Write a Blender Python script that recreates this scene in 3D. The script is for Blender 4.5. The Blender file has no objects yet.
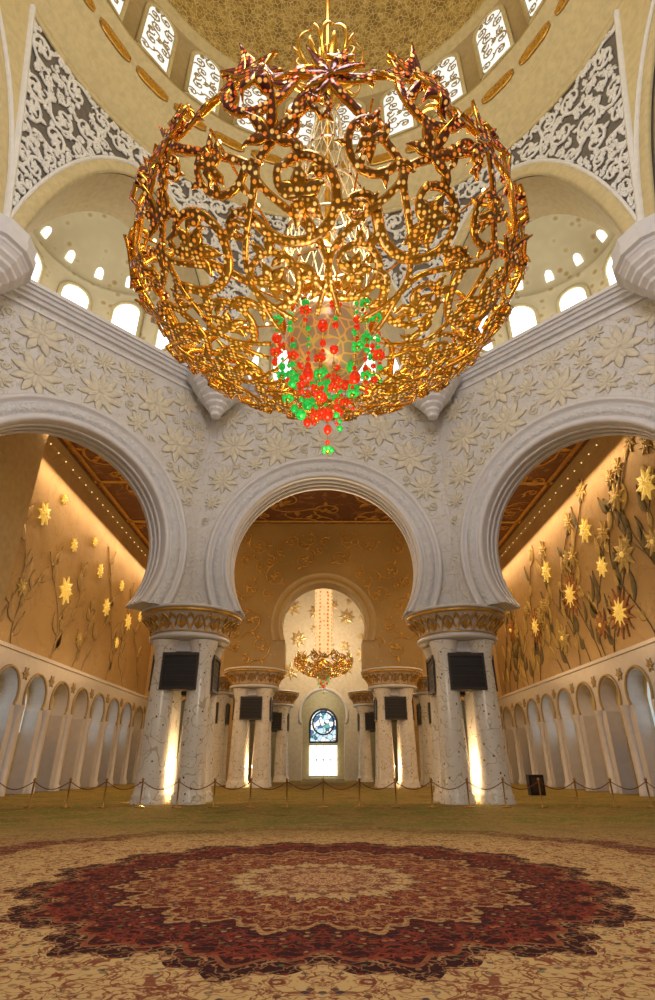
import bpy, math, random
from mathutils import Vector, Matrix
from mathutils.geometry import tessellate_polygon
pi=math.pi
sc=bpy.context.scene
try:
    sc.view_settings.view_transform='Standard'
    sc.view_settings.look='None'
except Exception: pass

# ------------------------------------------------------------ mesh builder
class MB:
    def __init__(s): s.v=[];s.f=[];s.m=[];s.s=[]
    def add(s,vs,fs,m=0,sm=False):
        o=len(s.v); s.v.extend([tuple(p) for p in vs])
        for i,f in enumerate(fs):
            s.f.append(tuple(o+k for k in f)); s.m.append(m[i] if isinstance(m,list) else m); s.s.append(sm)
    def box(s,a,b,m=0):
        x0,y0,z0=a;x1,y1,z1=b
        s.add([(x0,y0,z0),(x1,y0,z0),(x1,y1,z0),(x0,y1,z0),(x0,y0,z1),(x1,y0,z1),(x1,y1,z1),(x0,y1,z1)],
              [(0,3,2,1),(4,5,6,7),(0,1,5,4),(1,2,6,5),(2,3,7,6),(3,0,4,7)],m)
    def lathe(s,prof,seg=32,c=(0,0),m=0,sm=True,a0=0,a1=None):
        if a1 is None:a1=a0+2*pi
        full=abs(a1-a0-2*pi)<1e-6; n=seg if full else seg+1
        vs=[]
        for r,z in prof:
            for k in range(n):
                a=a0+(a1-a0)*k/seg
                vs.append((c[0]+r*math.cos(a),c[1]+r*math.sin(a),z))
        fs=[];ms=[]
        for i in range(len(prof)-1):
            for k in range(seg):
                k2=(k+1)%n
                fs.append((i*n+k,i*n+k2,(i+1)*n+k2,(i+1)*n+k)); ms.append(m[i] if isinstance(m,list) else m)
        s.add(vs,fs,ms,sm)
    def ball(s,c,r,m=0,u=8,v=5,sz=1.0):
        vs=[(c[0],c[1],c[2]-r*sz)];fs=[]
        for i in range(1,v):
            t=-pi/2+pi*i/v
            for k in range(u):
                a=2*pi*k/u; vs.append((c[0]+r*math.cos(t)*math.cos(a),c[1]+r*math.cos(t)*math.sin(a),c[2]+r*sz*math.sin(t)))
        vs.append((c[0],c[1],c[2]+r*sz)); L=len(vs)-1
        for k in range(u):
            fs.append((0,1+(k+1)%u,1+k)); fs.append((L,L-u+k,L-u+(k+1)%u))
        for i in range(v-2):
            for k in range(u):
                a=1+i*u; fs.append((a+k,a+(k+1)%u,a+u+(k+1)%u,a+u+k))
        s.add(vs,fs,m,True)
    def poly(s,pts,mp,m=0):
        tris=tessellate_polygon([[Vector((p[0],p[1],0)) for p in pts]])
        s.add([mp(*p) for p in pts],tris,m)
    def obj(s,name,mats,parent=None,loc=(0,0,0)):
        me=bpy.data.meshes.new(name); me.from_pydata(s.v,[],s.f)
        for mt in mats: me.materials.append(mt)
        me.polygons.foreach_set('material_index',s.m); me.polygons.foreach_set('use_smooth',s.s)
        me.update(); ob=bpy.data.objects.new(name,me); ob.location=loc
        sc.collection.objects.link(ob)
        if parent: ob.parent=parent
        return ob
SEC=[(-1,0),(-.66,1),(.66,1),(1,0),(0,-.7)]
def ribbon(mb,P,N,w,t,m0=0,m1=None):
    if m1 is None:m1=m0
    n=len(P); vs=[];fs=[];ms=[]
    for i in range(n):
        T=P[min(i+1,n-1)]-P[max(i-1,0)]
        S=T.cross(N[i])
        if S.length<1e-7: S=Vector((1,0,0))
        S.normalize()
        for a,b in SEC:
            vs.append(P[i]+S*(a*w[i])+N[i]*(b*t))
    for i in range(n-1):
        for k in range(5):
            fs.append((i*5+k,i*5+(k+1)%5,(i+1)*5+(k+1)%5,(i+1)*5+k)); ms.append(m1 if k==1 else m0)
    fs.append((0,1,2,3,4));ms.append(m0);fs.append(tuple((n-1)*5+k for k in (4,3,2,1,0)));ms.append(m0)
    mb.add(vs,fs,ms,True)
def rib2(mb,pts,w,mp,t,m0=0,m1=None):
    P=[];N=[]
    for p in pts:
        a,b=mp(p[0],p[1]); P.append(a);N.append(b)
    ribbon(mb,P,N,w,t,m0,m1)
LW=[.08,.55,.95,1,.7,.35,.03]
PW_=[.15,.45,.8,1,1,.72,.12]
def leaf(x,y,a,L,W,bend=0.0,prof=LW):
    pts=[]
    for i in range(7):
        s=i/6*L; aa=a+bend*i/6
        pts.append((x+s*math.cos(aa),y+s*math.sin(aa)))
    return pts,[q*W for q in prof]
def motif(cx,cy,r,rnd,w,n=20,leaves=4,star=.33,lw=.11,sw=.36):
    out=[];a0=rnd.random()*2*pi;d=rnd.choice((-1,1));turn=1.2
    f=lambda t:(cx+r*(1-.82*t**.85)*math.cos(a0+d*turn*2*pi*t),cy+r*(1-.82*t**.85)*math.sin(a0+d*turn*2*pi*t))
    pts=[f(i/(n-1)) for i in range(n)]
    out.append((pts,[w*(1.1-.5*i/(n-1)) for i in range(n)]))
    e=pts[-1];p=pts[-2];ang=math.atan2(e[1]-p[1],e[0]-p[0])
    for da in ((-1.9,0,1.9) if star<.4 else (-2.3,-1.15,0,1.15,2.3)): out.append(leaf(e[0],e[1],ang+da,star*r,star*sw*r))
    for k in range(leaves):
        t=.04+.62*k/max(leaves,1); q=f(t); q2=f(t+.02)
        ta=math.atan2(q2[1]-q[1],q2[0]-q[0]); side=d if k%2 else -d
        out.append(leaf(q[0],q[1],ta+side*.75,.42*r,lw*r,side*.5))
    q=f(0);q2=f(.02);ta=math.atan2(q[1]-q2[1],q[0]-q2[0]);tl=[];x,y=q
    for i in range(7):
        tl.append((x,y)); x+=.12*r*math.cos(ta);y+=.12*r*math.sin(ta);ta+=d*.33
    out.append((tl,[w*(1.1-.12*i) for i in range(7)]))
    return out
def pack(inside,bb,radii,tries,rnd,k=.97,edge=.8):
    cs=[]
    for r in radii:
        for _ in range(tries):
            x=rnd.uniform(bb[0],bb[1]);y=rnd.uniform(bb[2],bb[3])
            if not inside(x,y):continue
            if any((x-a)**2+(y-b)**2<((r+c)*k)**2 for a,b,c in cs):continue
            if not all(inside(x+edge*r*math.cos(q*pi/4),y+edge*r*math.sin(q*pi/4)) for q in range(8)):continue
            cs.append((x,y,r))
    return cs
def flower(mb,mp,cx,cy,R,n,t,m0=0,m1=None,rot=0,core=True,prof=LW):
    for ring,(a,b,off) in enumerate(((1,.30,0),(.62,.22,pi/n))):
        for k in range(n):
            pts,w=leaf(cx,cy,rot+off+2*pi*k/n,R*a,R*b*5.5/n,0,prof)
            rib2(mb,pts,w,mp,t*(1+.6*ring),m0,m1)
    if core:
        rib2(mb,[(cx-.12*R,cy),(cx,cy),(cx+.12*R,cy)],[.09*R,.13*R,.09*R],mp,t*2.2,m0,m1)

# ------------------------------------------------------------ materials
class NG:
    def __init__(s,name):
        s.m=bpy.data.materials.new(name); s.m.use_nodes=True; s.t=s.m.node_tree
        s.b=s.t.nodes['Principled BSDF']
    def put(s,sock,v):
        if isinstance(v,bpy.types.NodeSocket): s.t.links.new(v,sock)
        else: sock.default_value=v
    def ma(s,op,a,b=0.0,c=0.0):
        n=s.t.nodes.new('ShaderNodeMath'); n.operation=op
        for i,v in enumerate((a,b,c)): s.put(n.inputs[i],v)
        return n.outputs[0]
    def pos(s):
        return s.t.nodes.new('ShaderNodeNewGeometry').outputs['Position']
    def obj(s):
        return s.t.nodes.new('ShaderNodeTexCoord').outputs['Object']
    def sep(s,v):
        n=s.t.nodes.new('ShaderNodeSeparateXYZ'); s.put(n.inputs[0],v); return n.outputs
    def comb(s,x,y,z=0.0):
        n=s.t.nodes.new('ShaderNodeCombineXYZ')
        for i,v in enumerate((x,y,z)): s.put(n.inputs[i],v)
        return n.outputs[0]
    def noise(s,v,scale,detail=2.0,dist=0.0):
        n=s.t.nodes.new('ShaderNodeTexNoise'); s.put(n.inputs['Vector'],v); n.inputs['Scale'].default_value=scale
        n.inputs['Detail'].default_value=detail; n.inputs['Distortion'].default_value=dist; return n.outputs[0]
    def vor(s,v,scale,feat='F1',rand=1.0):
        n=s.t.nodes.new('ShaderNodeTexVoronoi'); n.feature=feat; s.put(n.inputs['Vector'],v)
        n.inputs['Scale'].default_value=scale; n.inputs['Randomness'].default_value=rand; return n.outputs
    def ramp(s,f,st,interp='LINEAR'):
        n=s.t.nodes.new('ShaderNodeValToRGB'); e=n.color_ramp.elements; n.color_ramp.interpolation=interp
        while len(e)>1:e.remove(e[0])
        e[0].position=st[0][0]; e[0].color=(*st[0][1],1)
        for p,c in st[1:]:
            k=e.new(p); k.color=(*c,1)
        s.put(n.inputs[0],f); return n.outputs[0]
    def mix(s,f,a,b):
        n=s.t.nodes.new('ShaderNodeMix'); n.data_type='RGBA'; s.put(n.inputs[0],f)
        for i,v in ((6,a),(7,b)):
            s.put(n.inputs[i],(*v,1) if isinstance(v,tuple) else v)
        return n.outputs[2]
    def bump(s,h,st=.3,d=.05):
        n=s.t.nodes.new('ShaderNodeBump'); n.inputs['Strength'].default_value=st; n.inputs['Distance'].default_value=d
        s.put(n.inputs['Height'],h); s.t.links.new(n.outputs[0],s.b.inputs['Normal'])
    def set(s,col=None,rough=.5,metal=0.0,em=None,es=0.0,trans=0.0):
        if col is not None: s.put(s.b.inputs['Base Color'],(*col,1) if isinstance(col,tuple) else col)
        s.b.inputs['Roughness'].default_value=rough; s.b.inputs['Metallic'].default_value=metal
        if em is not None:
            s.put(s.b.inputs['Emission Color'],(*em,1) if isinstance(em,tuple) else em); s.put(s.b.inputs['Emission Strength'],es)
        if trans: s.b.inputs['Transmission Weight'].default_value=trans
        return s.m
def simple(name,col,rough=.5,metal=0.0,em=None,es=0.0,var=.12,sc_=3.0,bump=0.0,bs=8.0,bd=.03):
    g=NG(name);p=g.pos();f=g.noise(p,sc_,3.0)
    c2=tuple(c*(1-var*2) for c in col)
    c=g.ramp(f,[(.3,c2),(.65,col)])
    if bump: g.bump(g.vor(p,bs)[0],bump,bd)
    return g.set(c,rough,metal,em,es)
g=NG('white_marble_relief');p=g.pos()
q=g.noise(p,1.3,2.0,.9);l=g.ramp(g.ma('ABSOLUTE',g.ma('SUBTRACT',q,.5)),[(.0,(1,1,1)),(.018,(1,1,1)),(.035,(0,0,0))])
e=g.ramp(g.vor(p,4.5)[0],[(.15,(1,1,1)),(.3,(0,0,0))])
c=g.mix(g.ma('MULTIPLY',l,.6),(.64,.62,.61),(.72,.66,.55));c=g.mix(g.ma('MULTIPLY',e,.3),c,(.70,.65,.55))
g.bump(g.ma('ADD',l,g.ma('MULTIPLY',e,.6)),.6,.08);M_white=g.set(c,.5)
M_trim=simple('white_marble_trim',(.70,.69,.70),.35,var=.04)
M_band=simple('carved_band',(.66,.66,.68),.5,var=.05,bump=.7,bs=7.0,bd=.06)
M_relief=simple('cream_relief',(.71,.65,.52),.5,var=.08)
M_cream=simple('cream_plaster',(.66,.54,.28),.6,var=.08)
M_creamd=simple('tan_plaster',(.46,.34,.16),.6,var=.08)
M_lat=simple('lattice_white',(.86,.84,.79),.5,var=.04)
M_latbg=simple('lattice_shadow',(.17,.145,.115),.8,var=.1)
M_gold=simple('polished_gold',(.85,.44,.05),.25,.95,var=.2,em=(1,.38,.03),es=.04)
M_goldm=simple('gold_leaf',(.66,.38,.08),.4,.6,var=.15)
M_goldp=simple('pale_gold',(.78,.62,.34),.35,.6,var=.15)
M_black=simple('black_speaker',(.014,.011,.010),.5)
M_blackf=simple('dark_frame',(.05,.034,.022),.4)
M_day=simple('daylight_glass',(.9,.95,1),.3,em=(.90,.96,1),es=2.2)
M_sky=simple('arcade_glass',(.5,.6,.65),.3,em=(.65,.82,.9),es=.5)
M_dayd=simple('drum_window_glass',(.8,.85,.85),.3,em=(.85,.92,.95),es=.75)
M_brass=simple('brass',(.55,.33,.10),.3,.9)
M_rope=simple('rope',(.20,.04,.025),.8)
M_bulb=simple('bulb',(1,.8,.5),.3,em=(1,.72,.35),es=4.0)
M_lamp=simple('cove_lamp',(1,.8,.5),.3,em=(1,.65,.28),es=1.5)
M_red=simple('red_crystal',(.75,.015,.005),.04,em=(1,.05,.005),es=.45,var=.48,sc_=14)
M_green=simple('green_crystal',(.01,.50,.06),.04,em=(.03,.95,.12),es=.32,var=.48,sc_=14)
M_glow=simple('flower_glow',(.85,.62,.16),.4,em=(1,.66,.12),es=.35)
M_leafo=simple('olive_leaf',(.15,.12,.05),.6)
M_leafr=simple('rust_petal',(.38,.17,.05),.6)
M_leafy=simple('yellow_leaf',(.56,.42,.14),.5)
M_leaft=simple('tan_vine',(.42,.30,.13),.5)
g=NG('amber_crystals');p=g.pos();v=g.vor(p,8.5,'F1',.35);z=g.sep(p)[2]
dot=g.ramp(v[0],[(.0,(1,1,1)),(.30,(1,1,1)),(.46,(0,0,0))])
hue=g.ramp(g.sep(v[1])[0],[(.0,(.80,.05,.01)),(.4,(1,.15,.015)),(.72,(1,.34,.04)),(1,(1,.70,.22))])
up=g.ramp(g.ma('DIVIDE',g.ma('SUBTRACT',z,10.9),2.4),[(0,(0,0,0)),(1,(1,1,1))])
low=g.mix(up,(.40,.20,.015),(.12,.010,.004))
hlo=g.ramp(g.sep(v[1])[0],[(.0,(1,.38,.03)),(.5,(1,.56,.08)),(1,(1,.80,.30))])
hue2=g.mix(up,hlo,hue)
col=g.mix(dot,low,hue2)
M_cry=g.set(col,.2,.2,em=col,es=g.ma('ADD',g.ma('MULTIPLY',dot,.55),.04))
g=NG('amber_column');p=g.obj();v=g.vor(p,2.6,'F1',.2)
col=g.ramp(v[0],[(.0,(.75,.16,.02)),(.28,(.85,.24,.03)),(.42,(1,.72,.35))])
M_acol=g.set(col,.3,0,em=col,es=.8)
g=NG('hub_glass');p=g.obj();e=g.vor(p,3.5,'DISTANCE_TO_EDGE')[0]
c=g.ramp(e,[(0,(.8,.50,.12)),(.05,(.75,.46,.12)),(.1,(.42,.30,.18))])
M_hub=g.set(c,.35,.3,em=c,es=.15)
g=NG('inlaid_marble');p=g.pos();v=g.vor(p,2.6,'F1',1);v2=g.vor(p,6.0)
m1=g.ramp(v[0],[(.10,(1,1,1)),(.13,(0,0,0))]);m2=g.ramp(v2[0],[(.14,(1,1,1)),(.18,(0,0,0))])
vine=g.ramp(g.ma('ABSOLUTE',g.ma('SUBTRACT',g.noise(p,1.3,1.0),.5)),[(.006,(1,1,1)),(.011,(0,0,0))])
c=g.ramp(g.noise(p,2,3),[(.3,(.78,.75,.70)),(.7,(.86,.84,.80))])
c=g.mix(g.ma('MULTIPLY',m2,.7),c,(.36,.25,.10));c=g.mix(m1,c,(.14,.07,.03));c=g.mix(g.ma('MULTIPLY',vine,.6),c,(.36,.28,.14))
M_inlay=g.set(c,.18)
g=NG('dome_mosaic');p=g.pos();v=g.vor(p,1.6);e=g.vor(p,3.0,'DISTANCE_TO_EDGE')[0]
c=g.ramp(v[0],[(.1,(.66,.50,.18)),(.5,(.46,.31,.08)),(.8,(.30,.19,.05))])
c=g.mix(g.ramp(e,[(.03,(1,1,1)),(.09,(0,0,0))]),c,(.76,.62,.30))
g.bump(e,.5,.1);M_dome=g.set(c,.5,.15)
g=NG('inscription');p=g.pos();v=g.noise(p,2.6,2.0,1.5)
c=g.ramp(v,[(.47,(.65,.32,.03)),(.5,(.12,.06,.015)),(.54,(.7,.36,.04))]);M_insc=g.set(c,.35,.5)
def wallmat(name,a,b,s=.55):
    g=NG(name);p=g.pos();q=g.noise(p,s,3.0,1.2)
    l=g.ramp(g.ma('ABSOLUTE',g.ma('SUBTRACT',q,.5)),[(.008,(1,1,1)),(.02,(0,0,0))])
    c=g.ramp(g.noise(p,.25,2),[(.3,b),(.7,a)])
    v=g.vor(p,2.0)[0];sp=g.ramp(v,[(.08,(1,1,1)),(.12,(0,0,0))])
    c=g.mix(g.ma('MULTIPLY',l,.45),c,(.30,.20,.08));c=g.mix(g.ma('MULTIPLY',sp,.45),c,(.7,.55,.28))
    g.bump(q,.3,.1);return g.set(c,.45,.1)
M_wallL=wallmat('gold_plaster_wall',(.50,.36,.18),(.38,.26,.12))
M_wallC=wallmat('ornate_gold_wall',(.42,.28,.10),(.29,.19,.06),1.1)
g=NG('brown_ceiling');p=g.pos();q=g.noise(p,.5,2.0,1.0)
l=g.ramp(g.ma('ABSOLUTE',g.ma('SUBTRACT',q,.5)),[(.01,(1,1,1)),(.02,(0,0,0))])
c=g.mix(g.ma('MULTIPLY',l,.6),(.14,.055,.025),(.36,.20,.07));M_ceil=g.set(c,.5)
g=NG('gallery_mosaic');p=g.pos();v=g.vor(p,1.3)
c=g.ramp(v[0],[(.12,(.46,.31,.11)),(.3,(.68,.58,.36)),(.7,(.64,.54,.33))]);M_gal=g.set(c,.6)
g=NG('stained_glass');p=g.pos();v=g.vor(p,1.9);e=g.vor(p,1.9,'DISTANCE_TO_EDGE')[0]
c=g.ramp(g.sep(v[1])[0],[(0,(.05,.15,.3)),(.25,(.5,.75,.9)),(.5,(.9,.95,1)),(.9,(.1,.4,.35)),(1,(.8,.9,1))],'CONSTANT')
c=g.mix(g.ramp(e,[(.03,(1,1,1)),(.06,(0,0,0))]),c,(.02,.03,.05));M_stain=g.set(c,.3,em=c,es=1.0)
# carpet
g=NG('medallion_carpet');p=g.pos();s=g.sep(p);x=s[0];Yw=s[1];y=g.ma('SUBTRACT',Yw,9.5)
r=g.ma('SQRT',g.ma('ADD',g.ma('MULTIPLY',x,x),g.ma('MULTIPLY',y,y)));th=g.ma('ARCTAN2',y,x)
pp=g.ma('PINGPONG',g.ma('ADD',g.ma('MULTIPLY',th,16/(2*pi)),8.0),.5)
u=g.ma('MULTIPLY',g.ma('MULTIPLY',pp,2*pi/16),r)
inn=g.ma('LESS_THAN',r,4.05)
ux=g.ma('ADD',g.ma('MULTIPLY',u,inn),g.ma('MULTIPLY',g.ma('ABSOLUTE',x),g.ma('SUBTRACT',1.0,inn)))
uy=g.ma('ADD',g.ma('MULTIPLY',r,inn),g.ma('MULTIPLY',y,g.ma('SUBTRACT',1.0,inn)))
q=g.comb(ux,uy,0.0)
rs=g.ma('ADD',r,g.ma('ADD',g.ma('MULTIPLY',g.ma('COSINE',g.ma('MULTIPLY',th,16.0)),.16),g.ma('MULTIPLY',g.ma('COSINE',g.ma('MULTIPLY',th,48.0)),.08)))
fr=g.ma('DIVIDE',rs,10.4)
D1=(.030,.007,.008);B1=(.46,.31,.13)
ground=g.ramp(fr,[(0,(.16,.035,.02)),(.03,(.40,.26,.12)),(.075,(.14,.035,.02)),(.082,(.40,.27,.12)),(.122,D1),(.130,(.12,.016,.010)),(.185,(.32,.17,.07)),(.192,(.10,.014,.009)),(.25,(.34,.20,.08)),(.258,D1),(.345,(.20,.08,.035)),(.352,D1),(.385,B1),(.56,(.42,.28,.11)),(.62,(.10,.02,.014)),(.70,(.38,.25,.10))],'CONSTANT')
motc=g.ramp(fr,[(0,(.50,.33,.16)),(.03,(.14,.03,.02)),(.082,(.13,.03,.02)),(.122,(.28,.16,.07)),(.130,(.32,.17,.07)),(.25,(.08,.02,.014)),(.258,(.20,.035,.018)),(.352,(.34,.18,.08)),(.385,(.15,.028,.018)),(.62,(.34,.20,.09)),(.70,(.13,.03,.02))],'CONSTANT')
v1=g.vor(q,2.6);fl=g.ramp(v1[0],[(.0,(0,0,0)),(.08,(0,0,0)),(.1,(1,1,1)),(.17,(1,1,1)),(.20,(0,0,0)),(.24,(0,0,0)),(.25,(.8,.8,.8)),(.29,(0,0,0))])
vn=g.ramp(g.ma('ABSOLUTE',g.ma('SUBTRACT',g.noise(q,3.2,3.0,.8),.5)),[(.014,(1,1,1)),(.022,(0,0,0))])
vm=g.ramp(g.ma('ABSOLUTE',g.ma('SUBTRACT',g.noise(q,7.0,3.0,.5),.5)),[(.022,(1,1,1)),(.032,(0,0,0))])
v2=g.vor(q,8.5);f2=g.ramp(v2[0],[(.24,(1,1,1)),(.32,(0,0,0))])
patch=g.ramp(g.noise(q,.8,2.0),[(.50,(0,0,0)),(.56,(1,1,1))])
c=g.mix(g.ma('MULTIPLY',fl,.9),ground,motc);c=g.mix(g.ma('MULTIPLY',vn,.85),c,motc);c=g.mix(g.ma('MULTIPLY',vm,.6),c,motc)
c=g.mix(g.ma('MULTIPLY',f2,g.ma('ADD',g.ma('MULTIPLY',patch,.4),.5)),c,g.ramp(g.sep(v2[1])[0],[(0,(.03,.03,.05)),(.22,(.44,.30,.14)),(.36,(.16,.02,.012)),(.62,(.06,.015,.014)),(.8,(.10,.10,.035)),(.92,(.40,.15,.06))],'CONSTANT'))
gm=g.ramp(g.ma('DIVIDE',g.ma('ADD',g.ma('SUBTRACT',Yw,14.5),g.ma('MULTIPLY',g.noise(p,.9,2.0),2.0)),4.5),[(0,(0,0,0)),(1,(1,1,1))])
nb_=g.ramp(g.noise(p,.45,2.0),[(.42,(.17,.17,.035)),(.55,(.27,.19,.055)),(.65,(.15,.13,.035))])
gc=g.mix(g.ma('MULTIPLY',fl,.85),nb_,(.42,.29,.09));gc=g.mix(g.ma('MULTIPLY',vn,.85),gc,(.38,.22,.08));gc=g.mix(g.ma('MULTIPLY',f2,.7),gc,(.08,.05,.02))
c=g.mix(gm,c,gc)
g.bump(g.noise(p,40,2),.3,.02);M_carpet=g.set(c,.95);g.b.inputs['Specular IOR Level'].default_value=.1

# ------------------------------------------------------------ layout
OC=Vector((0,10.5,0));A=16.0;S2=A*math.tan(pi/8)
def face(al):
    d=Vector((math.cos(al),math.sin(al),0));t=Vector((math.sin(al),-math.cos(al),0))
    def f(x,y,z): return OC+d*(A+y)+t*x+Vector((0,0,z))
    return f,d,t
FOOT=8.25
def archpts(R,zc,n=48,foot=FOOT):
    h=min(max((zc-foot)/R,-1),1);a=math.asin(h)
    return [(R*math.cos(-a+(pi+2*a)*i/(n-1)),zc+R*math.sin(-a+(pi+2*a)*i/(n-1))) for i in range(n)]
def archwall(mb,f,hw,z0,z1,R,zc,th,m=0,miter=0.0,mi=None,foot=None):
    if foot is None: ar=archpts(R,zc,foot=z0)
    else:
        ar=archpts(R,zc,foot=foot);x0=ar[0][0];ar=[(x0,z0)]+ar+[(-x0,z0)]
    pts=[(hw,z0)]+ar+[(-hw,z0),(-hw,z1),(hw,z1)]
    def bk(x): return x+(miter*th*(1 if x>0 else -1) if abs(abs(x)-hw)<1e-6 else 0)
    mb.poly(pts,lambda x,z:f(x,0,z),m); mb.poly(pts,lambda x,z:f(bk(x),th,z),m)
    n=len(pts);vs=[f(x,0,z) for x,z in pts]+[f(bk(x),th,z) for x,z in pts]
    mb.add(vs,[(i,(i+1)%n,n+(i+1)%n,n+i) for i in range(n)],m if mi is None else mi)
def bandsweep(mb,f,R,zc,secs,m,foot=FOOT,n=64):
    rows=[]
    for off,out in secs:
        rows.append([f(x,-out,z) for x,z in archpts(R+off,zc,n,foot)])
    vs=[p for r_ in rows for p in r_];fs=[];ms=[]
    for i in range(len(rows)-1):
        for k in range(n-1):
            fs.append((i*n+k,i*n+k+1,(i+1)*n+k+1,(i+1)*n+k));ms.append(m[i] if isinstance(m,list) else m)
    mb.add(vs,fs,ms,True)
FACES=[(90,'front'),(135,'front_left'),(45,'front_right'),(180,'left'),(0,'right')]
R1,ZC1,ZTOP,TH1=4.85,10.9,21.2,1.5
rnd=random.Random(5)
ins=lambda x,z: abs(x)<6.45 and 8.8<z<20.6 and x*x+(z-ZC1)**2>6.3**2
relief=pack(ins,(-6.5,6.5,9,20.7),[1.15,.85,.6,.42,.3,.2],900,rnd,.96,.75)
for deg,nm in FACES:
    f,d,t=face(math.radians(deg));mb=MB()
    archwall(mb,f,S2,FOOT,ZTOP,R1,ZC1,TH1,0,math.tan(pi/8),1)
    bandsweep(mb,f,R1,ZC1,[(0,0),(0,.12),(.08,.18),(.22,.18),(.26,.08),(.34,.08),(.38,.22),(.78,.22),(.82,.1),(.9,.1),(.95,.3),(1.05,.36),(1.17,.28),(1.2,0)],[1,1,1,1,1,2,2,2,1,1,1,1,1])
    for yy in (.4,.8,1.2):
        P=[f(x,yy,z) for x,z in archpts(R1-.02,ZC1,40)];
        N=[(f(0,yy,ZC1)-q).normalized() for q in P]
        ribbon(mb,P,N,[.1]*40,.06,1)
    mp=lambda x,z:(f(x,-.02,z),-d)
    rr=random.Random(3)
    for x,z,r_ in relief:
        if r_>.4:
            flower(mb,mp,x,z,r_*1.0,rr.choice((8,9,10)),.06,3,rot=rr.random()*6,prof=PW_)
        else:
            for pts,w in motif(x,z,r_*1.1,rr,.05,12,3,.4,.14): rib2(mb,pts,w,mp,.045,3)
    for z0,z1,o in ((20.75,20.9,.12),(21.2,21.4,.2),(21.4,21.6,.35),(21.6,21.75,.5),(21.75,21.95,.62),(21.95,22.0,.5)):
        k=math.tan(pi/8);hw=S2-o*k
        vs=[f(-hw,-o,z0),f(hw,-o,z0),f(hw,-o,z1),f(-hw,-o,z1),f(-S2,.02,z0),f(S2,.02,z0),f(S2,.02,z1),f(-S2,.02,z1)]
        mb.add(vs,[(0,1,2,3),(0,4,5,1),(3,2,6,7)],1)
    mb.obj('wall_'+nm,[M_white,M_trim,M_band,M_relief])

# upper drum : arches + lattice pendentives (round plan)
ZR=36.2;RR=15.4;Z22=22.0
def warp(P):
    s_=(P.z-22)/3;s_=max(0,min(1,s_));s_=s_*s_*(3-2*s_)
    v=Vector((P.x-OC.x,P.y-OC.y)).normalized()*(15.3+(RR-15.3)*s_)
    return Vector((OC.x+v.x,OC.y+v.y,P.z))
def ze(x,a,b,z0): return z0+b*max(0,1-(abs(x)/a)**1.9)**.72
def xe(z,a,b,z0):
    h=min(1,max(0,(z-z0)/b)); return a*max(0,1-h**(1/.72))**(1/1.9)
bound=lambda z:6.62-2.9*(max(0,z-22.0)/13.7)**1.15
EA,EB,EZ=5.75,11.0,22.0
rnd=random.Random(11)
lin=lambda x,z: abs(x)<6.62 and z<35.7 and z>ze(x,6.72,11.95,22.0)+.05
latc=[(x,z,r_) for x,z,r_ in pack(lin,(0,6.62,23.0,35.8),[1.0,.7,.5,.36,.26,.18,.13],1800,rnd,.86,.7)]
latc+=[(-x,z,r_) for x,z,r_ in latc if x>.1]
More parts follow.
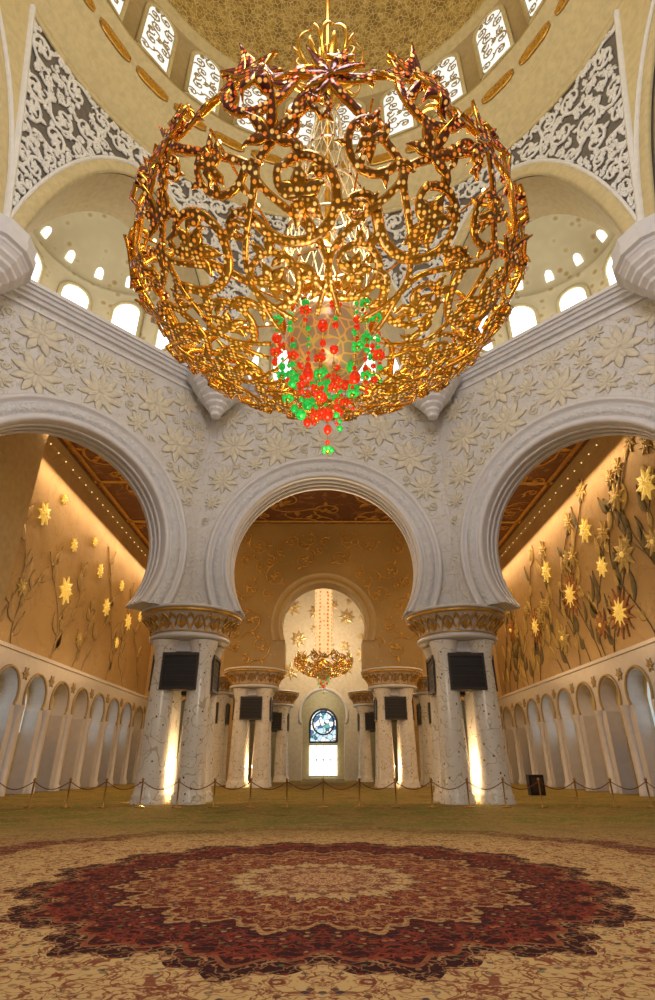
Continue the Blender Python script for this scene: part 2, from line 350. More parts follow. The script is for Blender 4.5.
for k in range(8):
    al=k*pi/4;f,d,t=face(al);mb=MB()
    vs=[];nx=44;nz=14
    for i in range(nx+1):
        x=-EA*math.cos(pi*i/nx);z_=ze(x,EA,EB,EZ)
        for j in range(nz+1):
            z=z_+(ZR-z_)*j/nz; vs.append(warp(f(x,0,z)))
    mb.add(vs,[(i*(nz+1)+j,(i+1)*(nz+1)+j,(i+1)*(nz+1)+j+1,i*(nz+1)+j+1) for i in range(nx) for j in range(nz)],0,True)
    for sg in (-1,1):
        vs=[]
        for x in (EA*sg,S2*sg):
            for j in range(25):
                vs.append(warp(f(x,0,Z22+(ZR-Z22)*j/24)))
        mb.add(vs,[(j,25+j,26+j,j+1) for j in range(24)],[1 if j<1 else 0 for j in range(24)])
    pr=[(EA*math.cos(pi*i/40),ze(EA*math.cos(pi*i/40),EA,EB,EZ)) for i in range(41)]
    vs=[];
    for yy in (0,.8,2.6):
        for x,z in pr:
            vs.append(warp(f(x,0,z)) if yy==0 else f(x,yy,z-(0 if yy<1 else .15)))
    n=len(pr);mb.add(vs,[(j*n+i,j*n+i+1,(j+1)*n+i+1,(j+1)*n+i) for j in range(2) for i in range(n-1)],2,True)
    mp=lambda x,z:(warp(f(x,0,z))-d*.06,-d)
    rib2(mb,[(6.2*math.cos(pi*i/48),ze(6.2*math.cos(pi*i/48),6.2,11.45,22.0)) for i in range(49)],[.42]*49,mp,.16,1)
    rib2(mb,[(6.62*math.cos(pi*i/48),ze(6.62*math.cos(pi*i/48),6.62,11.9,22.0)) for i in range(49)],[.1]*49,mp,.24,3)
    rib2(mb,[(-6.6+13.2*i/12,35.95) for i in range(13)],[.26]*13,mp,.15,1)
    wide=k in (0,4)
    if wide:
        nx_=6
        for sg in (-1,1):
            vs=[];nz_=30
            for j in range(nz_+1):
                z=22.2+(36.0-22.2)*j/nz_;x0=xe(z,6.5,11.8,22.0);x1=max(bound(z),x0)
                for i in range(nx_+1): vs.append(warp(f(sg*(x0+(x1-x0)*i/nx_),0,z))-d*.2)
            mb.add(vs,[(j*(nx_+1)+i,j*(nx_+1)+i+1,(j+1)*(nx_+1)+i+1,(j+1)*(nx_+1)+i) for j in range(nz_) for i in range(nx_)],1,True)
            rib2(mb,[(sg*bound(22.2+13.7*j/20),22.2+13.7*j/20) for j in range(21)],[.13]*21,mp,.3,3)
    rr=random.Random(8)
    for x,z,r_ in latc:
        mo=motif(x,z,r_*1.05,rr,.055+.055*r_,13,5 if r_>.3 else 3,.45,.17)
        if wide and abs(x)<bound(z)+.2*r_: continue
        for pts,w in mo: rib2(mb,pts,w,mp,.08,3)
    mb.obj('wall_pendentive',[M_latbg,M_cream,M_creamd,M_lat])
    if k in (0,1,2,3,4):
        mb=MB();rg=5.62
        def gp(th,r_,z): return f(-r_*math.cos(th),2.6+r_*1.0*math.sin(th),z)
        prof=[(rg,Z22),(rg,31.6),(rg-.25,31.7),(rg-.25,32.0),(rg,32.1)]+[(rg*math.cos(q*pi/20),32.1+3.0*math.sin(q*pi/20)) for q in range(1,11)]
        vs=[gp(pi*i/24,r_,z) for r_,z in prof for i in range(25)]
        mb.add(vs,[(j*25+i,j*25+i+1,(j+1)*25+i+1,(j+1)*25+i) for j in range(len(prof)-1) for i in range(24)],0,True)
        mb.add([f(-EA,0,Z22),f(EA,0,Z22),f(EA,2.6,Z22),f(-EA,2.6,Z22)]+[gp(pi*i/24,rg,Z22) for i in range(25)],[(0,1,2,3),tuple(range(4,29))],0)
        for th in [pi*(i+.5)/5 for i in range(5)]:
            pts=[(-1.05,26.4),(1.05,26.4)]+[(1.05*math.cos(pi*i/10),30.2+1.05*math.sin(pi*i/10)) for i in range(11)]
            mb.poly(pts,lambda a,z:gp(th+a/rg,rg-.12,z),1)
            mpg=lambda a,z:(gp(th+a/rg,rg-.12,z),(gp(th,1,z)-gp(th,2,z)).normalized())
            rib2(mb,pts[1:]+[pts[0],pts[1]],[.16]*14,mpg,.12,2)
        for th in [pi*(i+.5)/8 for i in range(8)]:
            pts=[(-.26,32.7),(.26,32.7)]+[(.26*math.cos(pi*i/8),33.1+.26*math.sin(pi*i/8)) for i in range(9)]
            rq=lambda z:rg*math.sqrt(max(0,1-((z-32.1)/3.0)**2))-.08
            mb.poly(pts,lambda a,z:gp(th+a/rg,rq(z),z),1)
        mb.obj('wall_gallery',[M_gal,M_day,M_cream])
# corbels
for k in range(8):
    a=pi/8+k*pi/4;c=OC+Vector((math.cos(a),math.sin(a),0))*(A/math.cos(pi/8)-1.75);dz=-.45
    mb=MB();st_=[(.02,19.0+dz)]
    for i,(r_,z) in enumerate([(.28,19.05),(.42,19.35),(.62,19.65),(.84,19.95),(1.06,20.25),(1.28,20.55),(1.46,20.85),(1.62,21.2)]):
        st_+=[(r_-.06,z+dz),(r_,z+.04+dz),(r_,z+.2+dz)]
    st_+=[(1.8,21.45+dz),(1.8,21.85+dz),(1.7,21.9+dz),(1.7,22.0),(1.2,22.1),(1.0,22.5),(.6,23.0),(.02,23.4)]
    mb.lathe(st_,12,(c.x,c.y),0,False,a+pi/12)
    u_=Vector((math.cos(a),math.sin(a),0));tt=Vector((-u_.y,u_.x,0));vs=[]
    for z in (20.2,21.8):
        for q,w_ in ((0,.95),(1.8,.95)):
            for s_ in (-1,1): vs.append(c+u_*q+tt*(w_*s_)+Vector((0,0,z)))
    mb.add(vs,[(0,1,3,2),(4,6,7,5),(0,2,6,4),(1,5,7,3)],0)
    mb.obj('trim_corbel',[M_trim])
# ring + drum + dome
mb=MB();cx=(0,10.5)
prof=[(15.9,36.1),(15.3,36.1),(15.3,36.6),(14.9,36.9),(14.9,37.6),(14.4,38.1),(14.4,38.8),(14.05,39.0),(14.05,40.5),(13.6,40.6),(13.6,41.0),(13.9,41.1),(13.9,47.6),(13.4,47.8),(13.4,48.2)]
mm=[0,0,0,0,0,0,0,0,0,0,0,1,0,0]
mb.lathe(prof,96,cx,mm);mb.lathe([(13.4*math.cos(pi/2*i/18),48.2+13.4*math.sin(pi/2*i/18)) for i in range(19)],96,cx,2)
mb.obj('ceiling_dome',[M_cream,M_creamd,M_dome])
mb=MB()
for k in range(32):
    a0=2*pi*k/32;P=[];N=[]
    for i in range(9):
        a=a0+(2*pi/32)*(.08+.84*i/8);u_=Vector((math.cos(a),math.sin(a),0));P.append(OC+u_*14.0+Vector((0,0,39.75)));N.append(-u_)
    ribbon(mb,P,N,[.25,.48,.55,.55,.55,.55,.55,.48,.25],.06,1,0)
mb.obj('calligraphy_band',[M_insc,M_goldm])
mb=MB();ww=1.15
win=lambda x,z: abs(x)<1.05 and 41.7<z and (z<45.9 or x*x+(z-45.9)**2<1.05**2)
rnd=random.Random(2);wc=pack(win,(-1.1,1.1,41.6,47),[.5,.36,.24],300,rnd,.95,.7)
for k in range(24):
    a=2*pi*(k+.5)/24;u_=Vector((math.cos(a),math.sin(a),0));tt=Vector((-u_.y,u_.x,0))
    fp=lambda x,z,o=0:OC+u_*(13.76-o)+tt*x+Vector((0,0,z))
    pts=[(-ww,41.4),(ww,41.4)]+[(ww*math.cos(pi*i/12),45.9+ww*math.sin(pi*i/12)) for i in range(13)]
    mb.poly(pts,lambda x,z:fp(x,z),0)
    mpw=lambda x,z:(fp(x,z,.05),-u_)
    rib2(mb,pts[1:]+[pts[0],pts[1]],[.16]*16,mpw,.1,1)
    rr=random.Random(4)
    for x,z,r_ in wc:
        for q,w in motif(x,z,r_,rr,.06,10,2): rib2(mb,q,w,mpw,.04,2)
mb.obj('window_1',[M_dayd,M_cream,M_creamd])

# ------------------------------------------------------------ column clusters
def pier_mesh():
    mb=MB();kz=.72
    Z=lambda z:6.75+(z-6.75)*kz+.08
    for sx in (-.85,.85):
        for sy in (-.85,.85):
            mb.lathe([(.76,0),(.76,.12),(.71,.2),(.74,.3),(.66,.4),(.64,.6),(.60,2.2),(.54,4.4),(.49,5.9),(.52,6.0),(.58,6.3),(.72,6.8)],20,(sx,sy),1)
    mb.box((-1.15,-1.15,6.3),(1.15,1.15,6.8),0)
    mb.lathe([(r_,Z(z)) for r_,z in [(.1,6.75),(1.85,6.75),(1.95,6.85),(1.95,7.02),(1.83,7.05),(1.86,7.12)]],48,(0,0),0)
    mb.lathe([(r_,Z(z)) for r_,z in [(1.88,7.12),(1.94,7.18),(1.88,7.22)]],48,(0,0),2)
    mb.lathe([(r_,Z(z)) for r_,z in [(1.85,7.22),(1.92,7.5),(2.07,7.9),(2.3,8.25),(2.38,8.3)]],48,(0,0),0)
    mb.lathe([(r_,Z(z)) for r_,z in [(2.38,8.3),(2.45,8.36),(2.45,8.5),(2.38,8.56)]],48,(0,0),2)
    mb.lathe([(r_,Z(z)) for r_,z in [(2.38,8.56),(2.5,8.6),(2.5,8.75),(.1,8.75)]],48,(0,0),0)
    def cm(a,z):
        rz=1.89+.5*max(0,(z-7.25))**1.6
        u_=Vector((math.cos(a),math.sin(a),0));return (u_*rz+Vector((0,0,Z(z))),(u_+Vector((0,0,-.4))).normalized())
    n=16
    for k in range(n):
        a=2*pi*k/n;h=pi/n
        rib2(mb,[(a-h*.95+1.9*h*i/10,7.3+.85*math.sin(pi*i/10)) for i in range(11)],[.05]*11,cm,.05,2)
        rib2(mb,[(a,7.3+.12*i) for i in range(7)],[.12*q for q in LW],cm,.05,2)
        for sg in (-1,1):
            rib2(mb,[(a+sg*h*.6*i/6,7.3+.085*i) for i in range(7)],[.07*q for q in LW],cm,.05,2)
            rib2(mb,[(a+h+sg*h*.45*i/6,8.25-.075*i) for i in range(7)],[.06*q for q in LW],cm,.05,2)
    for q in range(4):
        R=Matrix.Rotation(q*pi/2,4,'Z')
        def T(l): return [R@Vector(p) for p in l]
        def bx(a,b,m):
            x0,y0,z0=a;x1,y1,z1=b;z0-=.22;z1-=.22;x0*=.95;x1*=.95
            mb.add(T([(x0,y0,z0),(x1,y0,z0),(x1,y1,z0),(x0,y1,z0),(x0,y0,z1),(x1,y0,z1),(x1,y1,z1),(x0,y1,z1)]),[(0,3,2,1),(4,5,6,7),(0,1,5,4),(1,2,6,5),(2,3,7,6),(3,0,4,7)],m)
        bx((-.84,-1.42,4.85),(.84,-.75,6.35),3)
        bx((-.88,-1.48,6.28),(.88,-.75,6.42),4)
        bx((-.88,-1.48,4.78),(.88,-.75,4.9),4)
        for sx in (-1,1):
            x0,x1=sorted((sx*.88,sx*.78));bx((x0,-1.47,4.8),(x1,-.75,6.4),4)
        for i in range(1,6): bx((-.76,-1.44,4.9+i*.24),(.76,-1.4,4.93+i*.24),4)
    return mb
rc=A/math.cos(pi/8)+.45
pm=pier_mesh().obj('marble_column_cluster',[M_trim,M_inlay,M_goldm,M_black,M_blackf])
spots=[(-6.62,27.4),(6.62,27.4)]
for a in (157.5,22.5,202.5,-22.5):
    c=OC+Vector((math.cos(math.radians(a)),math.sin(math.radians(a)),0))*rc;spots.append((c.x,c.y))
spots+=[(-5.5,45.6),(5.5,45.6),(-9.6,50),(9.6,50),(-5.0,60),(5.0,60)]
pm.location=(spots[0][0],spots[0][1],0)
for x,y in spots[1:]:
    o=bpy.data.objects.new('marble_column_cluster',pm.data);o.location=(x,y,0);sc.collection.objects.link(o)

# ------------------------------------------------------------ floor, aisles
mb=MB();mb.box((-30,-12,-.3),(30,80,0));mb.obj('floor',[M_carpet])
mb=MB();mb.box((-13.5,-7.5,0.002),(13.5,18.3,.015));mb.obj('prayer_carpet',[M_carpet])
CEIL=21.0
mb=MB()
pl=[(-18.3,17.6),(-7.3,28.05),(7.3,28.05),(18.3,17.6),(18.3,72),(-18.3,72)]
mb.poly(pl,lambda x,y:Vector((x,y,CEIL)),0)
rnd=random.Random(21)
cin=lambda x,y: abs(x)<17.3 and y>29.5 and y<60
cc=pack(cin,(-17.5,17.5,29,60),[2.4,1.6,1.0,.6],600,rnd,1.0,.9)
cin2=lambda x,y: 9<abs(x)<17.3 and 20+(17.3-abs(x))<y<30
cc+=pack(cin2,(-17.5,17.5,20,30),[1.8,1.2,.8],500,rnd,1.0,.9)
mpc=lambda x,y:(Vector((x,y,CEIL-.03)),Vector((0,0,-1)))
for x,y,r_ in cc:
    for pts,w in motif(x,y,r_,rnd,.09,18,4): rib2(mb,pts,w,mpc,.03,1)
for Y in (29.5,37,44.5):
    rib2(mb,[(-17.5,Y),(0,Y),(17.5,Y)],[.2]*3,mpc,.08,1)
for X in (-17.2,-8.3,8.3,17.2):
    rib2(mb,[(X,22 if abs(X)>10 else 30),(X,60)],[.2]*2,mpc,.08,1)
mb.obj('ceiling',[M_ceil,M_goldm])
PW=3.3
for sg,nm in ((-1,'west'),(1,'east')):
    mb=MB();X=18*sg
    mb.box((min(X,X+.4*sg),18.2,0),(max(X,X+.4*sg),64,CEIL),0)
    if sg<0: mb.box((-18.1,19.0,7.4),(-16.9,28.4,CEIL),3)
    nb=13
    for b in range(nb):
        yc=19.6+PW*(b+.5)-.2
        fx=lambda x,y,z:Vector((17.1*sg+y*sg,yc+x*sg*-1,z))
        R=1.15;ar=[(.95,0)]+[(x,z) for x,z in archpts(R,5.1,24,4.4)]+[(-.95,0)]
        pts=[(PW/2,0)]+ar+[(-PW/2,0),(-PW/2,7.2),(PW/2,7.2)]
        mb.poly(pts,lambda x,z:fx(x,0,z),1)
        n=len(ar);vs=[fx(x,0,z) for x,z in ar]+[fx(x,.88,z) for x,z in ar];mb.add(vs,[(i,i+1,n+i+1,n+i) for i in range(n-1)],1)
        mb.poly([(x,z) for x,z in ar],lambda x,z:fx(x,.87,z),7)
        mpa=lambda x,z:(fx(x,-.03,z),Vector((-sg,0,0)))
        rib2(mb,archpts(R+.12,5.1,24,4.5),[.08]*24,mpa,.07,2)
        flower(mb,mpa,PW/2,6.2,.38,6,.04,2)
        mb.lathe([(.3,0),(.3,.3),(.2,.4),(.17,3.9),(.3,4.3),(.32,4.5)],12,(17.05*sg,yc+PW/2),1)
        kind=(b*7+ (2 if sg>0 else 0))%5
        if kind in (1,3,4) and b>2: mb.poly([(-.75,3.2),(.75,3.2),(.75,4.9),(.45,5.6),(0,5.9),(-.45,5.6),(-.75,4.9)],lambda x,z:fx(x,.80,z),5)
        if kind in (0,1): mb.poly([(-.6,0),(.6,0),(.6,3.0),(-.6,3.0)],lambda x,z:fx(x,.76,z),4)
    xs=sorted((17.0*sg,18*sg));mb.box((xs[0],19.2,7.2),(xs[1],19.4+PW*nb,7.4),1)
    y00=29 if sg<0 else 22
    for i in range(int((59-y00)/1.15)):
        mb.ball((17.62*sg,y00+i*1.15,20.1),.05,6,6,4)
    xs=sorted((17.7*sg,18*sg));mb.box((xs[0],y00-.5,20.3),(xs[1],58,CEIL),2)
    mb.obj('wall_'+nm,[M_wallL,M_trim,M_creamd,M_creamd,M_blackf,M_sky,M_lamp,M_cream])
    mb=MB();rw=random.Random(31+sg)
    mpv=lambda y,z:(Vector((X-.03*sg,y,z)),Vector((-sg,0,0)))
    ys=[23.0+i*1.6 for i in range(21)] if sg>0 else [30.5+i*2.6 for i in range(10)]
    for j,y0 in enumerate(ys):
        top=rw.uniform(12,19);ph=rw.random()*6;am=1.6;sl=rw.uniform(-.2,.2)
        fy=lambda z:max(21 if sg>0 else 29,y0+am*math.sin(z*.5+ph)+sl*(z-8))
        n=26;pts=[(fy(7.6+(top-7.6)*i/n),7.6+(top-7.6)*i/n) for i in range(n+1)]
        rib2(mb,pts,[.03]*(n+1),mpv,.03,0 if sg>0 else 4)
        for i in range(3,n,3 if sg>0 else 4):
            yy,zz=pts[i];sd=1 if (i//3)%2 else -1
            l,w=leaf(yy,zz,pi/2-sd*rw.uniform(.5,1.2),rw.uniform(1.0,2.1),rw.uniform(.22,.42),sd*.5)
            rib2(mb,l,w,mpv,.03,rw.choice((0,0,3,3)) if sg>0 else 4)
        y1,z1=pts[-1]
        if sg>0: flower(mb,mpv,y1,z1,rw.uniform(.5,.9),8,.05,3,3)
    fl=[(38.5,12.6,1.7,2),(30.6,12.8,1.2,3),(34.5,16,.9,0),(32.5,9.8,1.6,2),(46,12.0,1.5,2),(29.9,16.3,1.0,3),(42,15.5,.9,0),(35,9.6,.9,1),(52,13,1.2,1),(37,15.0,.8,3),(26.8,15.6,1.0,0),(33.4,13,.7,0),(41,10,1.1,3),(27.5,12.4,.9,3),(26,10,1.2,2)] if sg>0 else \
       [(37,12.4,1.0,0),(32,16.0,.8,0),(36.8,15.7,.5,0),(42,15.5,.6,0),(44.5,13.2,.75,0),(50,13.3,.8,0),(47,15.8,.5,0),(53,14.5,.5,0),(40,17.2,.4,0),(34,18,.4,0),(48,11,.45,0),(40.5,9.8,.5,3),(31.5,11,.6,3)]
    for y1,z1,R,kd in fl:
        if kd==2:
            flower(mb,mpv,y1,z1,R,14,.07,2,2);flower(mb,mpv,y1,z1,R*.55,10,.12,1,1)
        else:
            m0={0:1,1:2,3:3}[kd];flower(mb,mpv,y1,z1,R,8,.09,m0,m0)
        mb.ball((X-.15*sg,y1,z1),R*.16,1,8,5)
    mb.obj('wall_flower_inlay',[M_leafo,M_glow,M_leafr,M_leafy,M_leaft])
    mb=MB();xs=sorted((24*sg,24.4*sg));mb.box((xs[0],-10,0),(xs[1],18,CEIL));xs=sorted((18*sg,24.4*sg));mb.box((xs[0],18,0),(xs[1],18.2,CEIL))
    mb.box((xs[0],-10,CEIL),(xs[1]+0,18.2,CEIL+.2));mb.obj('wall_side_hall',[M_wallL])
    mb=MB();fx=lambda x,y,z:Vector((13*sg+x,58+y,z))
    archwall(mb,fx,5.0,0,CEIL,2.0,5.6,.6,0,foot=4.6)
    mb.obj('wall_aisle_end',[M_wallL])
# chamber front wall
mb=MB();fx=lambda x,y,z:Vector((x,45+y,z))
archwall(mb,fx,8.0,FOOT,CEIL,3.45,12.0,1.6,0,0,1,foot=10.6)
bandsweep(mb,fx,3.45,12.0,[(0,0),(0,.15),(.15,.2),(.3,.1),(.7,.1),(.8,.2),(.9,.2),(.95,0)],[1,1,1,0,1,1,1],10.6)
mpz=lambda x,z:(fx(x,-.02,z),Vector((0,-1,0)))
rnd=random.Random(9);ci=lambda x,z:abs(x)<7.7 and 8.7<z<20.4 and (x*x+(z-12)**2>4.55**2) and not(abs(x)<4 and z<12)
for x,z,r_ in pack(ci,(-7.7,7.7,9,20.5),[1.1,.7,.45],500,rnd,1.0,.8):
    for pts,w in motif(x,z,r_,rnd,.05,14,3): rib2(mb,pts,w,mpz,.04,2)
mb.obj('wall_chamber_front',[M_wallC,M_creamd,M_goldm])
mb=MB()
for sg in (-1,1):
    xs=sorted((7.4*sg,8.0*sg));mb.box((xs[0],46.6,FOOT),(xs[1],63.9,CEIL),0)
mb.obj('wall_chamber_side',[M_cream])
mb=MB();fx=lambda x,y,z:Vector((x,64+y,z))
archwall(mb,fx,3.2,0,CEIL,2.45,6.5,.8,0,0,0,foot=5.6)
for sg in (-1,1):
    f2=lambda x,y,z,sg=sg:Vector((5.6*sg+x,64+y,z));archwall(mb,f2,2.4,0,CEIL,1.5,5.6,.8,0,foot=5.0)
bandsweep(mb,fx,2.45,6.5,[(0,0),(0,.15),(.3,.15),(.3,0)],1,5.6)
mpz=lambda x,z:(fx(x,-.02,z),Vector((0,-1,0)))
rnd=random.Random(19);ci=lambda x,z:abs(x)<7.3 and 9.6<z<19.6
for x,z,r_ in pack(ci,(-7.7,7.7,8,19.7),[1.2,.8,.5],300,rnd,1.0,.8):
    flower(mb,mpz,x,z,r_*.9,8,.06,2)
mb.obj('wall_chamber_back',[M_relief,M_trim,M_goldp])
mb=MB();mb.box((-18.3,71,0),(18.3,71.4,CEIL));mb.obj('wall_back',[M_cream])
mb=MB();w=1.6;fw=lambda x,z,o=0:Vector((x,70.85-o,z))
pts=[(-w,3.9),(w,3.9)]+[(w*math.cos(pi*i/14),6.0+w*math.sin(pi*i/14)) for i in range(15)]
mb.poly(pts,lambda x,z:fw(x,z),0)
mb.poly([(-w,.3),(w,.3),(w,3.6),(-w,3.6)],lambda x,z:fw(x,z),1)
mpz=lambda x,z:(fw(x,z,.05),Vector((0,-1,0)))
rib2(mb,pts[1:]+[pts[0],pts[1]],[.12]*18,mpz,.08,2)
rib2(mb,[(w*.8*math.cos(2*pi*i/20),6.0+w*.8*math.sin(2*pi*i/20)) for i in range(21)],[.1]*21,mpz,.06,2)
for x in (-.8,0,.8): rib2(mb,[(x,.3),(x,3.6)],[.04]*2,mpz,.05,2)
for z in (.3,2.0,3.6): rib2(mb,[(-w,z),(w,z)],[.05]*2,mpz,.05,2)
mb.obj('window_2',[M_stain,M_day,M_blackf])

# ------------------------------------------------------------ chandelier
a_,b_,bt=5.1,2.75,2.3
def proj(P):
    bz=b_ if P.z<0 else bt
    s_=1/math.sqrt((P.x**2+P.y**2)/a_**2+(P.z/bz)**2);Q=P*s_
    N=Vector((Q.x/a_**2,Q.y/a_**2,Q.z/bz**2)).normalized();return Q,N
def palm(mb,top,tt,up,nn,L,W,n=5,spread=1.3,t=.06):
    for i in range(n):
        da=-spread+2*spread*i/(n-1);Li=L*(1-.35*abs(da)/spread)
        l,w=leaf(0,0,pi/2+da,Li,W,da*.45)
        ribbon(mb,[top+tt*x+up*y+nn*(.12*(y/L)**2*L) for x,y in l],[nn]*7,w,t,0,1)
def chand(seed=7):
    rnd=random.Random(seed);NF=9;sec=2*pi/NF;cs=[]
    for r_ in (1.05,.85,.62,.42,.3):
        for _ in range(420):
            ph=rnd.random()*sec;ps=math.radians(rnd.uniform(-72,20))
            P=Vector((a_*math.cos(ps)*math.cos(ph),a_*math.cos(ps)*math.sin(ph),(b_ if ps<0 else bt)*math.sin(ps)))
            if P.z+r_*.5>.65: continue
            rad=math.hypot(P.x,P.y)
            if rad<1.55+r_*.8:continue
            if r_>.9 and rad<3.6:continue
            if r_>.7 and rad<2.6:continue
            own=2*rad*math.sin(sec/2)
            if own<2*r_*.85:continue
            ok=True
            for Q,rq in cs:
                for k in (-1,0,1):
                    c=Matrix.Rotation(sec*k,3,'Z')@Q
                    if (c-P).length<(r_+rq)*.93: ok=False;break
                if not ok:break
            if ok: cs.append((P,r_))
    mb=MB()
    for P,r_ in cs:
        _,N=proj(P);e1=Vector((-P.y,P.x,0)).normalized();e2=N.cross(e1)
        mot=motif(0,0,r_*1.08,rnd,.045+.07*r_,26,5,.5,.115,.30)
        for k in range(NF):
            R=Matrix.Rotation(sec*k,3,'Z')
            def mp(x,y):
                Q,N=proj(P+e1*x+e2*y);lift=1+.035*(x*x+y*y<(.45*r_)**2)
                return R@(Q*lift),R@N
            for pts,w in mot: rib2(mb,pts,w,mp,.06,0,1)
    for k in range(NF*2):
        ph0=2*pi*k/(NF*2);sg=1 if k%2 else -1
        P=[];N=[]
        for i in range(40):
            ps=math.radians(-73+88*i/39);ph=ph0+sg*.17*math.sin(i/39*pi*3.3)
            Q,n_=proj(Vector((a_*math.cos(ps)*math.cos(ph),a_*math.cos(ps)*math.sin(ph),(b_ if ps<0 else bt)*math.sin(ps))));P.append(Q*(1.0+.02*math.sin(i*.5)));N.append(n_)
        ribbon(mb,P,N,[.06+.06*i/39 for i in range(40)],.06,0,1)
        top=P[-1];T=(P[-1]-P[-4]).normalized();u_=Vector((top.x,top.y,0)).normalized();tt=Vector((-u_.y,u_.x,0))
        up=(T*.4+Vector((0,0,1))+u_*.1).normalized()
        palm(mb,top,tt,up,u_,.95 if k%2 else .7,.16)
        mb.ball(top,.13,1,8,5)
        for i in ((22,) if k%2 else (30,)):
            T=(P[i+1]-P[i-1]).normalized();n_=N[i];S=T.cross(n_).normalized();dr=(T+S*(.9 if i%2 else -.9)).normalized()
            palm(mb,P[i]+n_*.08,dr.cross(n_).normalized(),dr,n_,.65+.013*i,.13,5,1.25,.05)
    bowl=mb
    st=MB()
    def rod(p,q,r_,m=0,n=6):
        p=Vector(p);q=Vector(q);T=(q-p).normalized();e=T.cross(Vector((.3,.9,.1))).normalized();g_=T.cross(e)
        vs=[c+e*(r_*math.cos(2*pi*i/n))+g_*(r_*math.sin(2*pi*i/n)) for c in (p,q) for i in range(n)]
        st.add(vs,[(i,(i+1)%n,n+(i+1)%n,n+i) for i in range(n)],m,True)
    levels=[(-1.4,1.0),(0,1.2),(1.6,1.25),(3.5,1.05),(5.5,.75),(7.6,.4)]
    for (z0,r0),(z1,r1) in zip(levels,levels[1:]):
        n=14
        for k in range(n):
            a=2*pi*k/n;b=a+pi/n*2
            rod((r0*math.cos(a),r0*math.sin(a),z0),(r1*math.cos(b),r1*math.sin(b),z1),.022,3,4)
            rod((r0*math.cos(a),r0*math.sin(a),z0),(r1*math.cos(a-pi/n*2),r1*math.sin(a-pi/n*2),z1),.022,3,4)
            st.ball((r0*math.cos(a),r0*math.sin(a),z0),.06,1,6,4)
        st.lathe([(r1-.04,z1-.04),(r1+.04,z1),(r1-.04,z1+.04)],24,(0,0),3)
    rod((0,0,-2),(0,0,42),.10,0,8)
    for k in range(9):
        a=2*pi*k/9
        rod((.9*math.cos(a),.9*math.sin(a),-1.2),(4.9*math.cos(a),4.9*math.sin(a),-.3),.03,0,4)
        for q in range(5):
            r_=1.8+q*.7;st.ball((r_*math.cos(a),r_*math.sin(a),-1.2+(r_-.9)/4*.9+.06),.05,2,6,4)
    zc=9.4
    for k in range(8):
        a=2*pi*k/8+.2;u_=Vector((math.cos(a),math.sin(a),0));tt=Vector((-u_.y,u_.x,0));nn=(u_-Vector((0,0,.4))).normalized()
        for sg in (-1,1):
            P=[]
            for i in range(13):
                s_=i/12
                P.append(Vector((0,0,zc+2.0*s_))+u_*(1.3*math.sin(s_*pi*.7))+tt*(sg*.42*math.sin(s_*pi)))
            ribbon(st,P,[nn]*13,[.07]*13,.04,0)
        P=[Vector((0,0,zc+1.8*i/8))+u_*(1.15*math.sin(i/8*pi*.7)) for i in range(9)]
        ribbon(st,P,[nn]*9,[.04,.08,.14,.17,.14,.1,.05,.03,.01],.04,0)
        P=[Vector((0,0,zc))+u_*(.55*math.sin(i/8*pi))+Vector((0,0,2.9*i/8)) for i in range(9)]
        ribbon(st,P,[u_]*9,[.04,.1,.15,.15,.12,.08,.06,.04,.02],.04,0)
    st.lathe([(.1,8.6),(.35,8.9),(.42,9.3),(.25,9.6),(.1,9.7)],16,(0,0),0)
    hb=MB();hb.ball((0,0,-2.1),1.12,0,28,18)
    hb.lathe([(1.2,-1.5),(1.35,-1.4),(1.3,-1.25),(1.15,-1.3)],32,(0,0),1)
    pd=MB();rnd=random.Random(3)
    strs=[(0,0)]
    for rr_,n in ((.3,5),(.65,8),(1.0,11),(1.35,15)):
        for k in range(n):
            strs.append((rr_,2*pi*(k+rnd.random()*.6)/n))
    for rr_,a in strs:
        x=rr_*math.cos(a);y=rr_*math.sin(a)
        z1=-1.75 if rr_>1.1 else -2.1-math.sqrt(max(0,1.12**2-rr_**2))+.1
        z0=-5.2+rr_*1.5+rnd.uniform(-.4,.4);
        if rr_==0:z0=-5.6
        z=z1;pd.lathe([(.012,z1),(.012,z0)],4,(x,y),2)
        while z>z0:
            r_=rnd.choice((.04,.05,.06,.08,.10,.14));m=0 if rnd.random()<.5 else 1
            if r_<.045:m=2
            if r_>.09 and rnd.random()<.5:
                for q in range(5):
                    aa=2*pi*q/5;pd.ball((x+.10*math.cos(aa),y+.10*math.sin(aa),z),.065,m,6,4)
                pd.ball((x,y,z-.03),.06,2,6,4)
            else: pd.ball((x,y,z),r_,m,8,6,rnd.choice((1,1,1.3)))
            z-=r_*2+rnd.choice((.03,.08,.16))
    return bowl,st,hb,pd
cb,cst,chb,cpd=chand()
CP=(.08,11.0,13.55)
def mk(name,loc,scale,datas=None):
    e=bpy.data.objects.new(name,None);e.location=loc;e.scale=(scale,)*3;sc.collection.objects.link(e)
    obs=[]
    if datas is None:
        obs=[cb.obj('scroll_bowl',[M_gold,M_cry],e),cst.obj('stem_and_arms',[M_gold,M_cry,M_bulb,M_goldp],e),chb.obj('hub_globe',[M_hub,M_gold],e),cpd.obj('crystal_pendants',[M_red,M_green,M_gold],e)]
        return [o.data for o in obs]
    for dta in datas:
        o=bpy.data.objects.new(dta.name,dta);sc.collection.objects.link(o);o.parent=e
    return e
ds=mk('chandelier',CP,1.0)
e2=mk('chandelier',(0,55,10.6),.55,ds[:1]+ds[2:])
mb=MB();
mb.lathe([(.1,0),(.85,0)]+[(.85+.06*(k%2),k*.3) for k in range(28)]+[(.1,8.2)],20,(0,0),0)
mb.lathe([(.06,8.0),(.06,10.2)],8,(0,0),1)
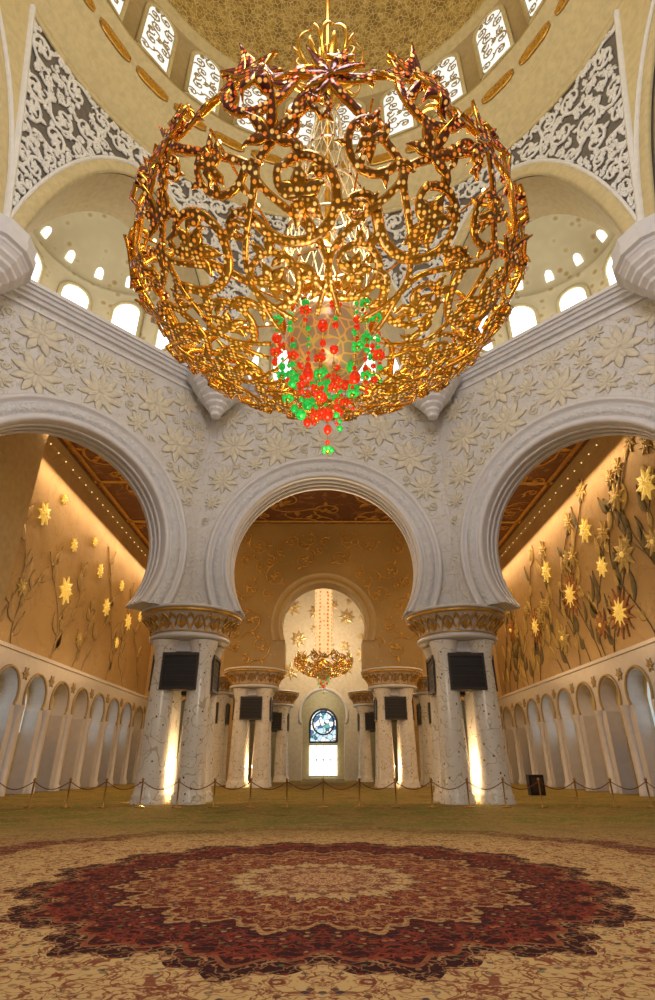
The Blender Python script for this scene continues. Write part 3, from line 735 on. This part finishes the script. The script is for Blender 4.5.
o=mb.obj('crystal_column',[M_acol,M_gold],e2);o.location=(0,0,.6);o.scale=(1/.55,)*2+(1/.55*.98,)

# ------------------------------------------------------------ rope barrier
mb=MB();path=[]
for i in range(-9,10): path.append((i*1.42,24.2))
for i in range(1,6):
    path.append((12.78+i*.35,24.2-i*1.1)); path.insert(0,(-12.78-i*.35,24.2-i*1.1))
for x,y in path:
    mb.lathe([(.001,0),(.2,0),(.2,.03),(.05,.06),(.03,.1),(.03,.92),(.05,.94),(.06,.98),(.03,1.03),(.001,1.04)],10,(x,y),0)
for (x0,y0),(x1,y1) in zip(path,path[1:]):
    P=[Vector((x0+(x1-x0)*i/8,y0+(y1-y0)*i/8,.9-.28*math.sin(pi*i/8))) for i in range(9)]
    ribbon(mb,P,[Vector((0,0,1))]*9,[.02]*9,.02,1)
mb.obj('rope_barrier',[M_brass,M_rope])
mb=MB();mb.box((11.3,33.5,0),(12.1,34,1.0),0);mb.box((11.4,33.45,.15),(12.0,33.5,.85),1);mb.obj('floor_speaker',[M_black,M_blackf])

# ------------------------------------------------------------ lights
def light(kind,loc,pw,col,size=.5,rot=None,sy=None,name='lamp'):
    l=bpy.data.lights.new(name,kind);l.energy=pw;l.color=col
    if kind=='AREA':
        l.size=size
        if sy: l.shape='RECTANGLE';l.size_y=sy
    else: l.shadow_soft_size=size
    o=bpy.data.objects.new(name,l);o.location=loc
    if rot:o.rotation_euler=rot
    sc.collection.objects.link(o)
WA=(1,.60,.26)
light('POINT',(0,11,15.2),1350,(1,.78,.5),1.0,name='chandelier_light')
light('POINT',(0,11,41),1750,(1,.83,.48),1.5,name='dome_light')
light('POINT',(0,-2,20),5200,(.96,.95,1),3,name='added_fill')  # fill added behind the camera to even out the walls, no real source
light('POINT',(0,8,30),1300,(1,.97,.95),3,name='drum_daylight')
light('POINT',(0,10,7),850,(1,.82,.6),1.5,name='hall_light')
for k in (1,2,3):
    f,d,t=face(k*pi/4);p=f(0,4.5,27);light('POINT',p,260,(1,.96,.86),.6,name='gallery_light')
for sg in (-1,1):
    light('AREA',(17.0*sg,43,19.7),1900,WA,.5,(0,math.radians(25*sg),0),30,'wall_washer')
    light('POINT',(12*sg,36,9),500,WA,1.0,name='aisle_light')
    light('POINT',(12.5*sg,50,9),280,WA,1.0,name='aisle_light')
light('POINT',(0,35,12),700,(1,.74,.45),1.0,name='nave_light')
light('POINT',(0,57.5,13.5),1700,(1,.82,.56),.8,name='chamber_light')
light('POINT',(0,67.5,9),300,(1,.9,.75),.6,name='niche_light')
for x,y in spots[:2]+spots[6:8]:
    light('POINT',(x,y,1.4),170,(1,.66,.32),.1,name='column_uplight')
w=bpy.data.worlds.new('world');sc.world=w;w.use_nodes=True
w.node_tree.nodes['Background'].inputs[0].default_value=(.97,.95,1,1);w.node_tree.nodes['Background'].inputs[1].default_value=.25

cam=bpy.data.cameras.new('camera');co=bpy.data.objects.new('camera',cam);sc.collection.objects.link(co)
co.location=(0,0,1.5);co.rotation_euler=(math.radians(90+25.9),0,math.radians(-.4))
cam.sensor_fit='VERTICAL';cam.sensor_height=36;cam.lens=36*545/1000;cam.clip_end=300;cam.clip_start=.05
sc.camera=co
print('verts',sum(len(o.data.vertices) for o in sc.objects if o.type=='MESH'))
